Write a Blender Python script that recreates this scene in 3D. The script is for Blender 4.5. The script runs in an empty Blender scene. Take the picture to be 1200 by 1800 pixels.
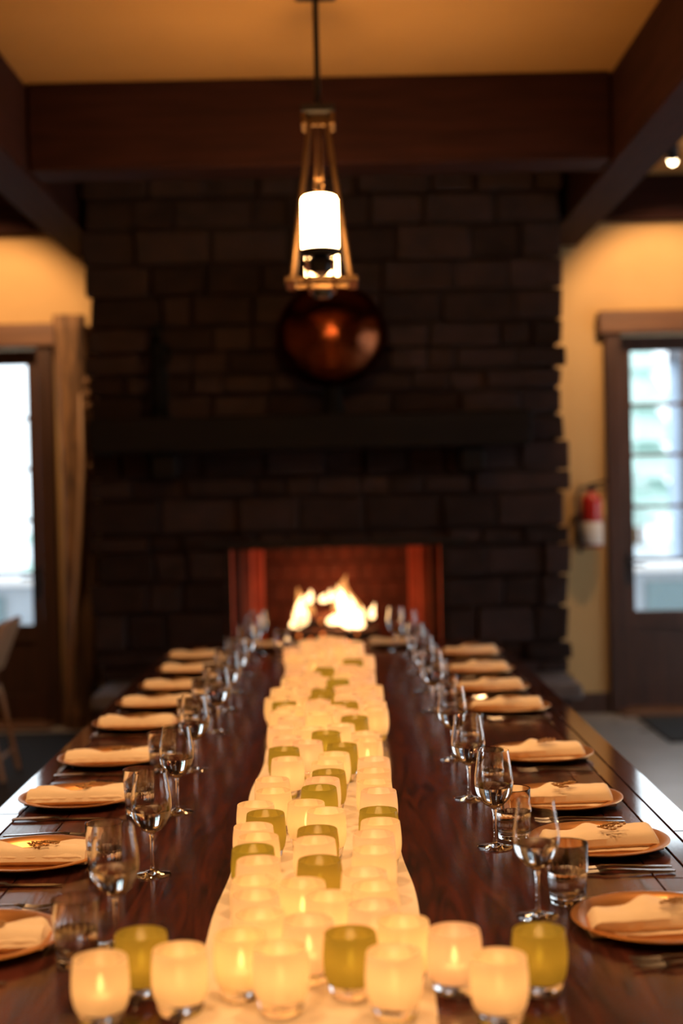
import bpy, bmesh, math, random
from mathutils import Matrix, Vector
C = bpy.context.scene.collection
SC = bpy.context.scene
PI = math.pi
random.seed(7)

# ---------------------------------------------------------------- camera, world, lights, exposure
cam_d = bpy.data.cameras.new('camera')
cam = bpy.data.objects.new('camera', cam_d)
C.objects.link(cam)
_r, _u, _f = ((0.99973866, -0.00274434, -0.02269543), (0.02273445, 0.01513981, 0.9996269), (0.00239972, 0.99988162, -0.01519824))
cam.matrix_world = Matrix(((_r[0], _u[0], -_f[0], 0), (_r[1], _u[1], -_f[1], 0), (_r[2], _u[2], -_f[2], 1.53), (0, 0, 0, 1)))
cam_d.sensor_fit = 'VERTICAL'
cam_d.sensor_height = 36
cam_d.lens = 50
cam_d.clip_start = 0.02
cam_d.dof.use_dof = True
cam_d.dof.focus_distance = 3.15
cam_d.dof.aperture_fstop = 1.6
SC.camera = cam

world = bpy.data.worlds.new('sky')
SC.world = world
world.use_nodes = True
bg = world.node_tree.nodes['Background']
bg.inputs[0].default_value = (0.80, 0.92, 1.0, 1)
bg.inputs[1].default_value = 3.0

vs = SC.view_settings
vs.view_transform = 'Standard'
vs.look = 'None'
vs.gamma = 1
vs.use_curve_mapping = False
vs.exposure = 0.0
SC.cycles.max_bounces = 14
SC.cycles.diffuse_bounces = 5
SC.cycles.glossy_bounces = 5
SC.cycles.transmission_bounces = 12
SC.cycles.transparent_max_bounces = 16
SC.cycles.sample_clamp_indirect = 2.5
SC.cycles.blur_glossy = 0.6

CANDLE_W = 0.112
CANDLE_COL = (1.0, 0.49, 0.19)
SHADE_STRENGTH = 62
DOWN_W = 116
DOWN_COL = (1.0, 0.54, 0.23)
SPOT_W = 118
FIRE_W = 13

# ---------------------------------------------------------------- helpers
def MB():
    return [[], []]

def add(m, vs_, fs_):
    o = len(m[0])
    m[0].extend(tuple(v) for v in vs_)
    m[1].extend(tuple(i + o for i in f) for f in fs_)

def box(m, x0, x1, y0, y1, z0, z1):
    add(m, [(x0, y0, z0), (x1, y0, z0), (x1, y1, z0), (x0, y1, z0), (x0, y0, z1), (x1, y0, z1), (x1, y1, z1), (x0, y1, z1)],
        [(3, 2, 1, 0), (4, 5, 6, 7), (0, 1, 5, 4), (1, 2, 6, 5), (2, 3, 7, 6), (3, 0, 4, 7)])

def lathe(m, prof, n=32, c=(0, 0, 0), rfun=None, sx=1, sy=1):
    """prof = list of (r, z); a radius of 0 closes on the axis."""
    vs_, fs_, rows = [], [], []
    for r, z in prof:
        if r <= 1e-6:
            rows.append([len(vs_)])
            vs_.append((c[0], c[1], c[2] + z))
        else:
            row = []
            for k in range(n):
                a = 2 * PI * k / n
                rr = r * (rfun(a, z) if rfun else 1)
                row.append(len(vs_))
                vs_.append((c[0] + rr * math.cos(a) * sx, c[1] + rr * math.sin(a) * sy, c[2] + z))
            rows.append(row)
    for a, b in zip(rows, rows[1:]):
        for k in range(n):
            k2 = (k + 1) % n
            if len(a) == 1 and len(b) == 1:
                continue
            if len(a) == 1:
                fs_.append((a[0], b[k2], b[k]))
            elif len(b) == 1:
                fs_.append((a[k], a[k2], b[0]))
            else:
                fs_.append((a[k], a[k2], b[k2], b[k]))
    add(m, vs_, fs_)

def tube(m, pts, rad, n=8, cap=True):
    pts = [Vector(p) for p in pts]
    rs = rad if isinstance(rad, (list, tuple)) else [rad] * len(pts)
    vs_, fs_ = [], []
    up = None
    for i, p in enumerate(pts):
        t = (pts[min(i + 1, len(pts) - 1)] - pts[max(i - 1, 0)]).normalized()
        if up is None:
            up = t.orthogonal().normalized()
        else:
            up = (up - t * up.dot(t)).normalized()
        s = t.cross(up)
        for k in range(n):
            a = 2 * PI * k / n
            vs_.append(p + (up * math.cos(a) + s * math.sin(a)) * rs[i])
    for i in range(len(pts) - 1):
        for k in range(n):
            k2 = (k + 1) % n
            fs_.append((i * n + k, i * n + k2, (i + 1) * n + k2, (i + 1) * n + k))
    if cap:
        fs_.append(tuple(range(n))[::-1])
        fs_.append(tuple((len(pts) - 1) * n + k for k in range(n)))
    add(m, vs_, fs_)

def sphere(m, c, r, n=16, sz=1.0, sy=1.0):
    prof = [(r * math.sin(PI * i / (n // 2)), -r * sz * math.cos(PI * i / (n // 2))) for i in range(n // 2 + 1)]
    prof[0] = (0, prof[0][1]); prof[-1] = (0, prof[-1][1])
    lathe(m, prof, n, c, sy=sy)

def mesh(name, m, mat, smooth=False, bevel=0):
    me = bpy.data.meshes.new(name)
    me.from_pydata(m[0], [], m[1])
    bm = bmesh.new()
    bm.from_mesh(me)
    bmesh.ops.recalc_face_normals(bm, faces=bm.faces)
    if bevel:
        bmesh.ops.bevel(bm, geom=list(bm.edges), offset=bevel, segments=1, affect='EDGES', profile=0.5)
    bm.to_mesh(me)
    bm.free()
    if smooth:
        me.polygons.foreach_set('use_smooth', [True] * len(me.polygons))
        if smooth == 'auto':
            me.set_sharp_from_angle(angle=math.radians(42))
    me.materials.append(mat)
    return me

def obj(name, m, mat, parent=None, smooth=False, bevel=0):
    me = m if isinstance(m, bpy.types.Mesh) else mesh(name, m, mat, smooth, bevel)
    o = bpy.data.objects.new(name, me)
    C.objects.link(o)
    if parent:
        o.parent = parent
    return o

def tag(o, label, cat, group=None):
    o['label'] = label
    o['category'] = cat
    if group:
        o['group'] = group
    return o

def thing(name, label, cat, loc=(0, 0, 0), rz=0, group=None):
    o = bpy.data.objects.new(name, None)
    o.empty_display_size = 0.05
    C.objects.link(o)
    o.location = loc
    o.rotation_euler = (0, 0, rz)
    return tag(o, label, cat, group)

def struct(o):
    o['kind'] = 'structure'
    return o

def dup(root, label, loc, rz=0, group=None):
    r = root.copy()
    C.objects.link(r)
    r.location = loc
    r.rotation_euler = (0, 0, rz)
    r['label'] = label
    if group:
        r['group'] = group
    for ch in list(root.children):
        c = ch.copy()
        C.objects.link(c)
        c.parent = r
        for g in list(ch.children):
            d = g.copy()
            C.objects.link(d)
            d.parent = c
    return r

ORD = ['first', 'second', 'third', 'fourth', 'fifth', 'sixth', 'seventh', 'eighth', 'ninth', 'tenth', 'eleventh', 'twelfth',
       'thirteenth', 'fourteenth', 'fifteenth', 'sixteenth', 'seventeenth', 'eighteenth', 'nineteenth']
TENS = {20: 'twent', 30: 'thirt', 40: 'fort', 50: 'fift', 60: 'sixt', 70: 'sevent', 80: 'eight', 90: 'ninet'}
def ordinal(n):
    if n < 20:
        return ORD[n - 1]
    t, u = n // 10 * 10, n % 10
    return TENS[t] + 'ieth' if u == 0 else TENS[t] + 'y-' + ORD[u - 1]

# ---------------------------------------------------------------- materials
def mat(name, col=(0.5, 0.5, 0.5), rough=0.5, metal=0.0, **kw):
    m = bpy.data.materials.new(name)
    m.use_nodes = True
    b = m.node_tree.nodes['Principled BSDF']
    b.inputs['Base Color'].default_value = (*col, 1)
    b.inputs['Roughness'].default_value = rough
    b.inputs['Metallic'].default_value = metal
    for k, v in kw.items():
        b.inputs[k.replace('_', ' ')].default_value = v
    return m

def noisy(m, c1, c2, scale=8, stretch=(1, 1, 1), detail=4, bump=0.0, bscale=None, coord='Object', dist=0.0, random_tint=0.0, rough=None):
    """base colour between two tones by object-space noise, with optional fine relief"""
    nt = m.node_tree
    N, L = nt.nodes, nt.links
    b = N['Principled BSDF']
    tc = N.new('ShaderNodeTexCoord')
    mp = N.new('ShaderNodeMapping')
    mp.inputs['Scale'].default_value = stretch
    L.new(tc.outputs[coord], mp.inputs[0])
    nz = N.new('ShaderNodeTexNoise')
    nz.inputs['Scale'].default_value = scale
    nz.inputs['Detail'].default_value = detail
    nz.inputs['Distortion'].default_value = dist
    vec = mp.outputs[0]
    if random_tint:
        oi = N.new('ShaderNodeObjectInfo')
        ad = N.new('ShaderNodeVectorMath'); ad.operation = 'MULTIPLY_ADD'
        L.new(oi.outputs['Random'], ad.inputs[0])
        ad.inputs[1].default_value = (37, 91, 53)
        L.new(vec, ad.inputs[2])
        vec = ad.outputs[0]
    L.new(vec, nz.inputs['Vector'])
    cr = N.new('ShaderNodeValToRGB')
    cr.color_ramp.elements[0].position = 0.32
    cr.color_ramp.elements[1].position = 0.68
    cr.color_ramp.elements[0].color = (*c1, 1)
    cr.color_ramp.elements[1].color = (*c2, 1)
    L.new(nz.outputs['Fac'], cr.inputs[0])
    out = cr.outputs[0]
    if random_tint:
        hs = N.new('ShaderNodeHueSaturation')
        mr = N.new('ShaderNodeMapRange')
        mr.inputs['To Min'].default_value = 1 - random_tint
        mr.inputs['To Max'].default_value = 1 + random_tint
        L.new(oi.outputs['Random'], mr.inputs['Value'])
        L.new(mr.outputs[0], hs.inputs['Value'])
        L.new(out, hs.inputs['Color'])
        out = hs.outputs[0]
    L.new(out, b.inputs['Base Color'])
    if rough:
        rr = N.new('ShaderNodeMapRange')
        rr.inputs['To Min'].default_value, rr.inputs['To Max'].default_value = rough
        L.new(nz.outputs['Fac'], rr.inputs['Value'])
        L.new(rr.outputs[0], b.inputs['Roughness'])
    if bump:
        bp = N.new('ShaderNodeBump')
        bp.inputs['Strength'].default_value = bump
        bp.inputs['Distance'].default_value = 0.01
        src = nz
        if bscale:
            src = N.new('ShaderNodeTexNoise')
            src.inputs['Scale'].default_value = bscale
            src.inputs['Detail'].default_value = 5
            L.new(vec, src.inputs['Vector'])
        L.new(src.outputs['Fac'], bp.inputs['Height'])
        L.new(bp.outputs[0], b.inputs['Normal'])
    return m

M = {}
M['table'] = noisy(mat('dark polished wood', rough=0.2), (0.092, 0.024, 0.017), (0.014, 0.0055, 0.005), 4.5, (5, 0.5, 5), 6, 0.05, None, 'Object', 2.6, 0.18, (0.13, 0.24))
M['table_edge'] = noisy(mat('glossy dark edge wood', rough=0.1, IOR=1.85, Coat_Weight=1.0, Coat_IOR=1.8, Coat_Roughness=0.06), (0.075, 0.022, 0.014), (0.030, 0.010, 0.008), 5.5, (5, 0.55, 5), 5, 0.01, None, 'Object', 1.6, 0.18, (0.07, 0.12))
M['table_under'] = mat('dark wood underside', (0.03, 0.012, 0.009), 0.5)
M['stone'] = noisy(mat('rough brown stone', rough=0.85, Specular_IOR_Level=0.12), (0.046, 0.027, 0.024), (0.029, 0.019, 0.0185), 7, (1, 1, 1.6), 5, 0.5, 24, 'Object', 0.3, 0.35)
M['mortar'] = noisy(mat('dark mortar', rough=0.95), (0.026, 0.019, 0.018), (0.018, 0.014, 0.014), 30)
M['slab'] = noisy(mat('grey hearth stone', rough=0.5), (0.16, 0.14, 0.14), (0.10, 0.085, 0.085), 9, (1, 1, 1), 5, 0.2, 30)
M['beam'] = noisy(mat('dark stained timber', rough=0.75, Specular_IOR_Level=0.08), (0.040, 0.014, 0.011), (0.024, 0.009, 0.0075), 4, (6, 0.6, 6), 5, 0.15, None)
M['beam_x'] = noisy(mat('dark stained cross timber', rough=0.75, Specular_IOR_Level=0.08), (0.040, 0.014, 0.011), (0.024, 0.009, 0.0075), 4, (0.6, 6, 6), 5, 0.15, None)
M['mantel'] = noisy(mat('blackened mantel timber', rough=0.75, Specular_IOR_Level=0.12), (0.013, 0.010, 0.0095), (0.009, 0.0075, 0.0075), 4, (0.6, 6, 6), 5, 0.25, None)
M['plaster'] = noisy(mat('mustard plaster', rough=0.8), (0.58, 0.36, 0.15), (0.53, 0.32, 0.13), 2.5, (1, 1, 1), 4, 0.06, 60)
M['ceil'] = noisy(mat('tan ceiling plaster', rough=0.85), (0.52, 0.28, 0.085), (0.48, 0.255, 0.075), 2, (1, 1, 1), 4, 0.05, 60)
M['floor'] = noisy(mat('pale stone floor', rough=0.3), (0.46, 0.42, 0.38), (0.38, 0.345, 0.31), 3, (1, 1, 1), 6, 0.03, 40, rough=(0.22, 0.38))
M['doorwood'] = noisy(mat('stained door timber', rough=0.42), (0.075, 0.032, 0.02), (0.042, 0.019, 0.013), 4, (7, 7, 0.7), 5, 0.1, None)
M['header'] = noisy(mat('stained header timber', rough=0.45), (0.19, 0.088, 0.045), (0.12, 0.055, 0.03), 4, (0.7, 7, 7), 5, 0.1, None)
M['pane'] = mat('window glass', (1, 1, 1), 0.0, 0, Transmission_Weight=1.0, IOR=1.02)
M['blackmetal'] = mat('black iron', (0.022, 0.02, 0.02), 0.45, 0.6)
M['bronze'] = noisy(mat('aged bronze', rough=0.35, metal=0.9), (0.22, 0.125, 0.055), (0.14, 0.08, 0.036), 14)
M['steel'] = mat('polished steel', (0.42, 0.41, 0.40), 0.2, 1.0)
M['gold'] = noisy(mat('copper gold metal', rough=0.3, metal=0.85), (0.66, 0.32, 0.11), (0.58, 0.27, 0.09), 5, (1, 1, 1), 3, 0, rough=(0.26, 0.38))
M['copper'] = noisy(mat('hammered copper', rough=0.22, metal=1.0, Specular_Tint=(0.75, 0.30, 0.12, 1)), (0.21, 0.055, 0.02), (0.13, 0.034, 0.013), 6, (1, 1, 1), 4, 0.5, 16)
M['cloth'] = noisy(mat('cream napkin cloth', rough=0.85, Sheen_Weight=0.1), (0.84, 0.69, 0.50), (0.80, 0.65, 0.46), 30, (1, 1, 1), 4, 0.05, 420)
M['runner'] = noisy(mat('cream runner cloth', rough=0.9), (0.80, 0.70, 0.56), (0.74, 0.64, 0.50), 14, (1, 1, 1), 4, 0.08, 300)
M['glass'] = mat('clear glass', (1, 1, 1), 0.0, 0, Transmission_Weight=1.0, IOR=1.45)
M['water'] = mat('water', (1, 1, 1), 0.0, 0, Transmission_Weight=1.0, IOR=1.33)
M['wax'] = mat('white candle wax', (0.85, 0.78, 0.66), 0.5)
M['sprig'] = noisy(mat('dried gold leaf', rough=0.5), (0.46, 0.27, 0.09), (0.34, 0.19, 0.065), 40)
M['log'] = noisy(mat('charred bark', rough=0.9), (0.05, 0.028, 0.018), (0.018, 0.012, 0.01), 14, (1, 1, 1), 6, 0.7, 30)
M['bark'] = noisy(mat('peeled timber', rough=0.8), (0.34, 0.17, 0.07), (0.05, 0.027, 0.018), 5, (3.2, 3.2, 0.45), 6, 0.8, None, 'Object', 1.2)
M['soot'] = noisy(mat('sooty firebrick', rough=0.9), (0.055, 0.018, 0.013), (0.03, 0.012, 0.01), 10, (1, 1, 1), 4, 0.2, 40)
M['firebrick'] = noisy(mat('red firebrick', rough=0.85), (0.30, 0.085, 0.05), (0.20, 0.055, 0.036), 10, (1, 1, 1), 4, 0.2, 40)
M['palewood'] = noisy(mat('pale folding chair wood', rough=0.5), (0.50, 0.31, 0.19), (0.40, 0.24, 0.14), 6, (6, 6, 0.8), 4)
M['red'] = mat('red enamel', (0.40, 0.018, 0.012), 0.3)
M['labelwhite'] = mat('white label paper', (0.70, 0.62, 0.55), 0.6)
M['stickeryellow'] = mat('yellow sticker', (0.62, 0.33, 0.06), 0.6)
M['rubber'] = noisy(mat('dark mat fibre', rough=0.95), (0.022, 0.021, 0.02), (0.03, 0.028, 0.026), 60)
M['statue'] = mat('black carved wood', (0.006, 0.006, 0.006), 0.8, Specular_IOR_Level=0.08)
M['snow'] = noisy(mat('snow', rough=0.9), (0.75, 0.77, 0.80), (0.68, 0.71, 0.76), 2)
M['darkpost'] = noisy(mat('weathered dark post', rough=0.8), (0.06, 0.058, 0.068), (0.045, 0.045, 0.055), 6)
M['teal'] = mat('teal painted panel', (0.16, 0.24, 0.28), 0.7)
M['greywall'] = noisy(mat('pale grey render', rough=0.9), (0.36, 0.42, 0.50), (0.30, 0.36, 0.44), 4)
M['hedge'] = noisy(mat('frosted conifer', rough=0.95), (0.60, 0.74, 0.68), (0.45, 0.60, 0.54), 3, (1, 1, 1), 6, 0.8, 9)

def emit_mat(name, col, strength, see=0.0, fres=False):
    m = bpy.data.materials.new(name)
    m.use_nodes = True
    N, L = m.node_tree.nodes, m.node_tree.links
    N.remove(N['Principled BSDF'])
    e = N.new('ShaderNodeEmission')
    e.inputs[0].default_value = (*col, 1)
    e.inputs[1].default_value = strength
    out = N['Material Output']
    if see:
        t = N.new('ShaderNodeBsdfTransparent')
        a = N.new('ShaderNodeAddShader')
        L.new(e.outputs[0], a.inputs[0]); L.new(t.outputs[0], a.inputs[1])
        L.new(a.outputs[0], out.inputs[0])
        m.cycles.emission_sampling = 'NONE'
    else:
        L.new(e.outputs[0], out.inputs[0])
    return m

M['flame'] = emit_mat('candle flame', (1.0, 0.62, 0.22), 5, 1)
M['blaze'] = emit_mat('log fire flame', (1.0, 0.60, 0.26), 2.6, 1)
M['blaze_dim'] = emit_mat('outer log fire flame', (1.0, 0.40, 0.10), 0.55, 1)
M['shade'] = emit_mat('lit opal shade', (1.0, 0.56, 0.22), SHADE_STRENGTH)
M['bulb'] = emit_mat('lit spot lens', (1.0, 0.72, 0.42), 20)
M['ember'] = emit_mat('glowing ember', (1.0, 0.22, 0.04), 1.4)

def cup_mat(name, dif, trn, clear):
    """opal glass: diffuse + translucent, a little see-through, glossy skin"""
    m = bpy.data.materials.new(name)
    m.use_nodes = True
    N, L = m.node_tree.nodes, m.node_tree.links
    N.remove(N['Principled BSDF'])
    d = N.new('ShaderNodeBsdfDiffuse'); d.inputs[0].default_value = (*dif, 1)
    t = N.new('ShaderNodeBsdfTranslucent'); t.inputs[0].default_value = (*trn, 1)
    p = N.new('ShaderNodeBsdfTransparent'); p.inputs[0].default_value = (*trn, 1)
    g = N.new('ShaderNodeBsdfGlossy'); g.inputs['Roughness'].default_value = 0.12
    oi = N.new('ShaderNodeObjectInfo')
    for nd, c in ((d, dif), (t, trn)):
        mx = N.new('ShaderNodeMix'); mx.data_type = 'RGBA'
        mx.inputs[6].default_value = (c[0] * .97, c[1] * .90, c[2] * .98, 1)
        mx.inputs[7].default_value = (c[0] * .99, c[1] * 1.03, c[2] * .92, 1)
        L.new(oi.outputs['Random'], mx.inputs[0]); L.new(mx.outputs[2], nd.inputs[0])
    m1 = N.new('ShaderNodeMixShader'); m1.inputs[0].default_value = 0.43
    m2 = N.new('ShaderNodeMixShader'); m2.inputs[0].default_value = clear
    m3 = N.new('ShaderNodeMixShader')
    fr = N.new('ShaderNodeFresnel'); fr.inputs[0].default_value = 1.4
    ml = N.new('ShaderNodeMath'); ml.operation = 'MULTIPLY'; ml.inputs[1].default_value = 0.25
    L.new(fr.outputs[0], ml.inputs[0]); L.new(ml.outputs[0], m3.inputs[0])
    L.new(d.outputs[0], m1.inputs[1]); L.new(t.outputs[0], m1.inputs[2])
    L.new(m1.outputs[0], m2.inputs[1]); L.new(p.outputs[0], m2.inputs[2])
    L.new(m2.outputs[0], m3.inputs[1]); L.new(g.outputs[0], m3.inputs[2])
    L.new(m3.outputs[0], N['Material Output'].inputs[0])
    return m
M['cream'] = cup_mat('cream opal glass', (0.80, 0.66, 0.48), (0.92, 0.80, 0.62), 0.14)
M['milky'] = cup_mat('milky cream opal glass', (0.80, 0.66, 0.48), (0.92, 0.80, 0.62), 0.03)
M['green'] = cup_mat('olive green opal glass', (0.30, 0.27, 0.05), (0.40, 0.35, 0.06), 0.05)

# ---------------------------------------------------------------- the setting
ZC = 3.56
YB = 9.5
MX = -0.04                      # middle line of the room
def mir(x):
    return 2 * MX - x

def boxes(*bs):
    m = MB()
    for b in bs:
        box(m, *b)
    return m

struct(obj('floor', boxes((-4.4, 4.4, -3.2, 9.75, -0.1, 0)), M['floor']))
struct(obj('ceiling', boxes((-4.4, 4.4, -3.2, 9.75, ZC, ZC + 0.1)), M['ceil']))
DX0, DX1, DZ = 1.90, 2.85, 2.53  # right door opening
struct(obj('wall_back', boxes((mir(DX0), DX0, YB, YB + 0.2, 0, ZC), (DX1, 4.4, YB, YB + 0.2, 0, ZC), (-4.4, mir(DX1), YB, YB + 0.2, 0, ZC),
                              (DX0, DX1, YB, YB + 0.2, DZ, ZC), (mir(DX1), mir(DX0), YB, YB + 0.2, DZ, ZC)), M['plaster']))
def side_wall(name, x0, x1, W0, W1, WZ0, WZ1):
    struct(obj(name, boxes((x0, x1, -3.2, W0, 0, ZC), (x0, x1, W1, YB + 0.2, 0, ZC), (x0, x1, W0, W1, 0, WZ0), (x0, x1, W0, W1, WZ1, ZC)), M['plaster']))
SW = ((4.5, 4.6, 8.6, .10, 2.5),)
side_wall('wall_right', 4.4, 4.6, *SW[0][1:])
struct(obj('wall_left', boxes((-4.6, -4.4, -3.2, YB + .2, 0, ZC)), M['plaster']))
struct(obj('wall_front', boxes((-4.4, 4.4, -3.4, -3.2, 0, ZC)), M['plaster']))
for i, (x, W0, W1, WZ0, WZ1) in enumerate(SW):  # unseen right-hand window, added to bring cool light onto the floor
    wm = (W0 + W1) / 2
    w = struct(obj('window_%d' % (i + 1), boxes((x - .05, x + .05, W0, W0 + .07, WZ0, WZ1), (x - .05, x + .05, W1 - .07, W1, WZ0, WZ1),
               (x - .05, x + .05, W0, W1, WZ0, WZ0 + .07), (x - .05, x + .05, W0, W1, WZ1 - .07, WZ1), (x - .03, x + .03, wm - .03, wm + .03, WZ0, WZ1)), M['doorwood']))
    for y0, y1 in ((W0 + .07, wm - .03), (wm + .03, W1 - .07)):
        obj('pane', boxes((x - .004, x + .004, y0, y1, WZ0 + .07, WZ1 - .07)), M['pane'], w)
for side, a, b in (('left', -4.4, mir(DX1) - .2), ('right', DX1 + .2, 4.4)):
    struct(obj('baseboard_' + side, boxes((a, b, YB - .02, YB, 0, .14)), M['doorwood'], bevel=.004))
struct(obj('baseboard_middle', boxes((1.36, 1.79, YB - .02, YB, 0, .14)), M['doorwood'], bevel=.004))

def door(n, sgn):
    def X(a, b):
        return (a, b) if sgn > 0 else (mir(b), mir(a))
    def bx(x0, x1, y0, y1, z0, z1):
        return boxes((*X(x0, x1), y0, y1, z0, z1))
    d = struct(obj('door_%d' % n, bx(DX0, DX0 + .085, 9.56, 9.61, .015, 2.52), M['doorwood']))
    m = MB()
    for b in ((DX1 - .085, DX1, 9.56, 9.61, .015, 2.52), (DX0 + .085, DX1 - .085, 9.56, 9.61, 2.42, 2.52), (DX0 + .085, DX1 - .085, 9.56, 9.61, .015, .20),
              (DX0 + .085, DX1 - .085, 9.56, 9.61, .56, .675)):
        box(m, *X(b[0], b[1]), *b[2:])
    obj('stile_frame', m, M['doorwood'], d)
    obj('lower_panel', bx(DX0 + .085, DX1 - .085, 9.575, 9.595, .20, .56), M['doorwood'], d)
    obj('casing', bx(1.795, DX0, 9.45, 9.5, 0, DZ), M['doorwood'], d, bevel=.004)
    obj('casing', bx(DX1, DX1 + .105, 9.45, 9.5, 0, DZ), M['doorwood'], d, bevel=.004)
    obj('header', bx(1.755, DX1 + .145, 9.42, 9.5, DZ, DZ + .15), M['header'], d, bevel=.006)
    obj('threshold', bx(DX0 - .06, DX1 + .06, 9.30, 9.56, 0, .03), M['header'], d, bevel=.006)
    zs = [.675, 1.018, 1.375, 1.72, 2.06, 2.42]
    xm = (DX0 + DX1) / 2 - .025
    for z in zs[1:-1]:
        obj('muntin', bx(DX0 + .085, DX1 - .085, 9.565, 9.605, z - .012, z + .012), M['header'], d)
    obj('muntin', bx(xm - .012, xm + .012, 9.566, 9.604, .675, 2.42), M['header'], d)
    for z0, z1 in zip(zs, zs[1:]):
        for x0, x1 in ((DX0 + .085, xm - .012), (xm + .012, DX1 - .085)):
            obj('pane', bx(x0, x1, 9.582, 9.588, z0 + (.012 if z0 > .7 else 0), z1 - (.012 if z1 < 2.4 else 0)), M['pane'], d)
    h = obj('handle_plate', bx(DX0 + .02, DX0 + .065, 9.548, 9.56, .86, 1.06), M['blackmetal'], d, bevel=.003)
    hm = MB()
    x, _ = X(DX0 + .042, DX0 + .042)
    tube(hm, [(x, 9.548, .99), (x, 9.50, .99), (x + sgn * .10, 9.495, .985)], .009, 8)
    obj('handle', hm, M['blackmetal'], h, smooth='auto')
door(1, -1)
door(2, 1)

# timber ceiling beams
BZ = 3.13
tag(obj('ceiling_beam', boxes((-1.48, 1.385, 7.0, 7.28, BZ, ZC)), M['beam_x'], bevel=.012), 'dark cross beam spanning the ceiling in front of the fireplace', 'beam')
tag(obj('ceiling_beam', boxes((1.39, 1.64, -3.2, 9.5, BZ - .01, ZC)), M['beam'], bevel=.012), 'long dark ceiling beam on the right, running toward the fireplace', 'beam')
tag(obj('ceiling_beam', boxes((-1.735, -1.485, -3.2, 9.5, BZ - .01, ZC)), M['beam'], bevel=.012), 'long dark ceiling beam on the left, running toward the fireplace', 'beam')
tag(obj('wall_beam', boxes((1.645, 4.4, 9.36, 9.5, 3.27, ZC)), M['beam_x'], bevel=.01), 'dark timber along the wall top above the right door', 'beam')
tag(obj('wall_beam', boxes((-4.4, -1.74, 9.36, 9.5, 3.27, ZC)), M['beam_x'], bevel=.01), 'dark timber along the wall top above the left door', 'beam')

# ---------------------------------------------------------------- fireplace
FX0, FX1, FY = -1.43, 1.335, 8.3
OX0, OX1, OZ0, OZ1 = -.655, .615, .45, 1.205    # firebox mouth
fp = thing('fireplace', 'tall dark stacked-stone fireplace at the far end of the room', 'fireplace', (0, 0, 0))
obj('core', boxes((FX0 + .04, OX0, FY + .05, YB, 0, ZC), (OX1, FX1 - .04, FY + .05, YB, 0, ZC), (OX0, OX1, FY + .05, YB, OZ1, ZC),
                  (OX0, OX1, FY + .05, YB, 0, OZ0), (OX0, OX1, 9.05, YB, OZ0, OZ1)), M['mortar'], fp)
def stone(x0, x1, z0, z1, y):
    m = MB()
    g = .006
    box(m, x0 + g, x1 - g, y, FY + .07, z0 + g, z1 - g)
    j = [(random.uniform(-.009, .009), random.uniform(-.012, .012), random.uniform(-.006, .006)) for _ in range(8)]
    m[0][:] = [(v[0] + a[0], v[1] + (a[1] if v[1] < FY + .06 else 0), v[2] + a[2]) for v, a in zip(m[0], j)]
    obj('stone', m, M['stone'], fp, bevel=.011)
rs = random.Random(11)
z = .0
while z < ZC - .02:
    h = rs.choice((.10, .13, .15, .18, .21, .12))
    z1 = min(z + h, ZC)
    if ZC - z1 < .07:
        z1 = ZC
    for lim in (OZ0, OZ1 + .001):
        if z < lim - .005 < z1 and lim - z > .06:
            z1 = lim
    mid = (z + z1) / 2
    spans = [(FX0, FX1)] if not (OZ0 < mid < OZ1) else [(FX0, OX0), (OX1, FX1)]
    for a, b in spans:
        x = a + (rs.uniform(-.035, .015) if a == FX0 else 0)
        end = b + (rs.uniform(-.015, .035) if b == FX1 else 0)
        while x < end - .01:
            L_ = rs.uniform(.16, .46)
            x1 = x + L_
            if end - x1 < .14:
                x1 = end
            if 1.76 < mid < 1.97 and -1.35 < x and x1 < 1.05:
                pass                                   # hidden behind the mantel
            else:
                stone(x, x1, z, z1, FY - rs.uniform(-.005, .035))
            x = x1
    z = z1
obj('lintel', boxes((OX0 - .12, OX1 + .12, FY - .035, FY + .08, OZ1, OZ1 + .03)), M['blackmetal'], fp)
# firebox lining: splayed side cheeks of upright brick slips, back, roof
for s in (-1, 1):
    xa = OX0 if s < 0 else OX1
    for k, (y0, y1, ins) in enumerate(((8.36, 8.50, .0), (8.51, 8.66, .045), (8.67, 8.82, .10), (8.83, 9.0, .16))):
        x0, x1 = sorted((xa + .002 * -s, xa - s * (.02 + ins)))
        obj('cheek_slip', boxes((x0, x1, y0, y1, OZ0, OZ1)), M['soot' if k == 1 else 'firebrick'], fp, bevel=.006)
nb = 9
bw = (OX1 - OX0 - .36) / nb
for r in range(6):
    off = bw / 2 if r % 2 else 0
    for k in range(nb + (1 if off else 0)):
        a = max(OX0 + .18 + k * bw - off, OX0 + .18)
        b = min(OX0 + .18 + (k + 1) * bw - off, OX1 - .18)
        obj('back_brick', boxes((a + .003, b - .003, 8.98, 9.06, OZ0 + r * .126 + .003, OZ0 + (r + 1) * .126 - .003)), M['soot'], fp, bevel=.004)
for xx in (OX0 + .012, OX1 - .012):
    m = boxes((xx - .012, xx + .012, FY - .02, FY + .03, OZ0, OZ1))
    obj('frame_bar', m, M['blackmetal'], fp)
obj('hearth_slab', boxes((-1.36, 1.30, 7.66, FY - .036, .37, OZ0)), M['slab'], fp, bevel=.012)
for k in range(6):
    a = -1.30 + k * .425
    obj('hearth_stone', boxes((a, a + .415, 7.72, FY - .04, 0, .365)), M['stone'], fp, bevel=.012)
mt = obj('mantel', boxes((-1.39, 1.10, 7.98, FY + .045, 1.765, 1.962)), M['mantel'], fp, bevel=.012)
for x in (-1.05, .70):
    obj('corbel', boxes((x, x + .14, 8.06, FY + .045, 1.62, 1.764)), M['mantel'], fp, bevel=.015)

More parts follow.
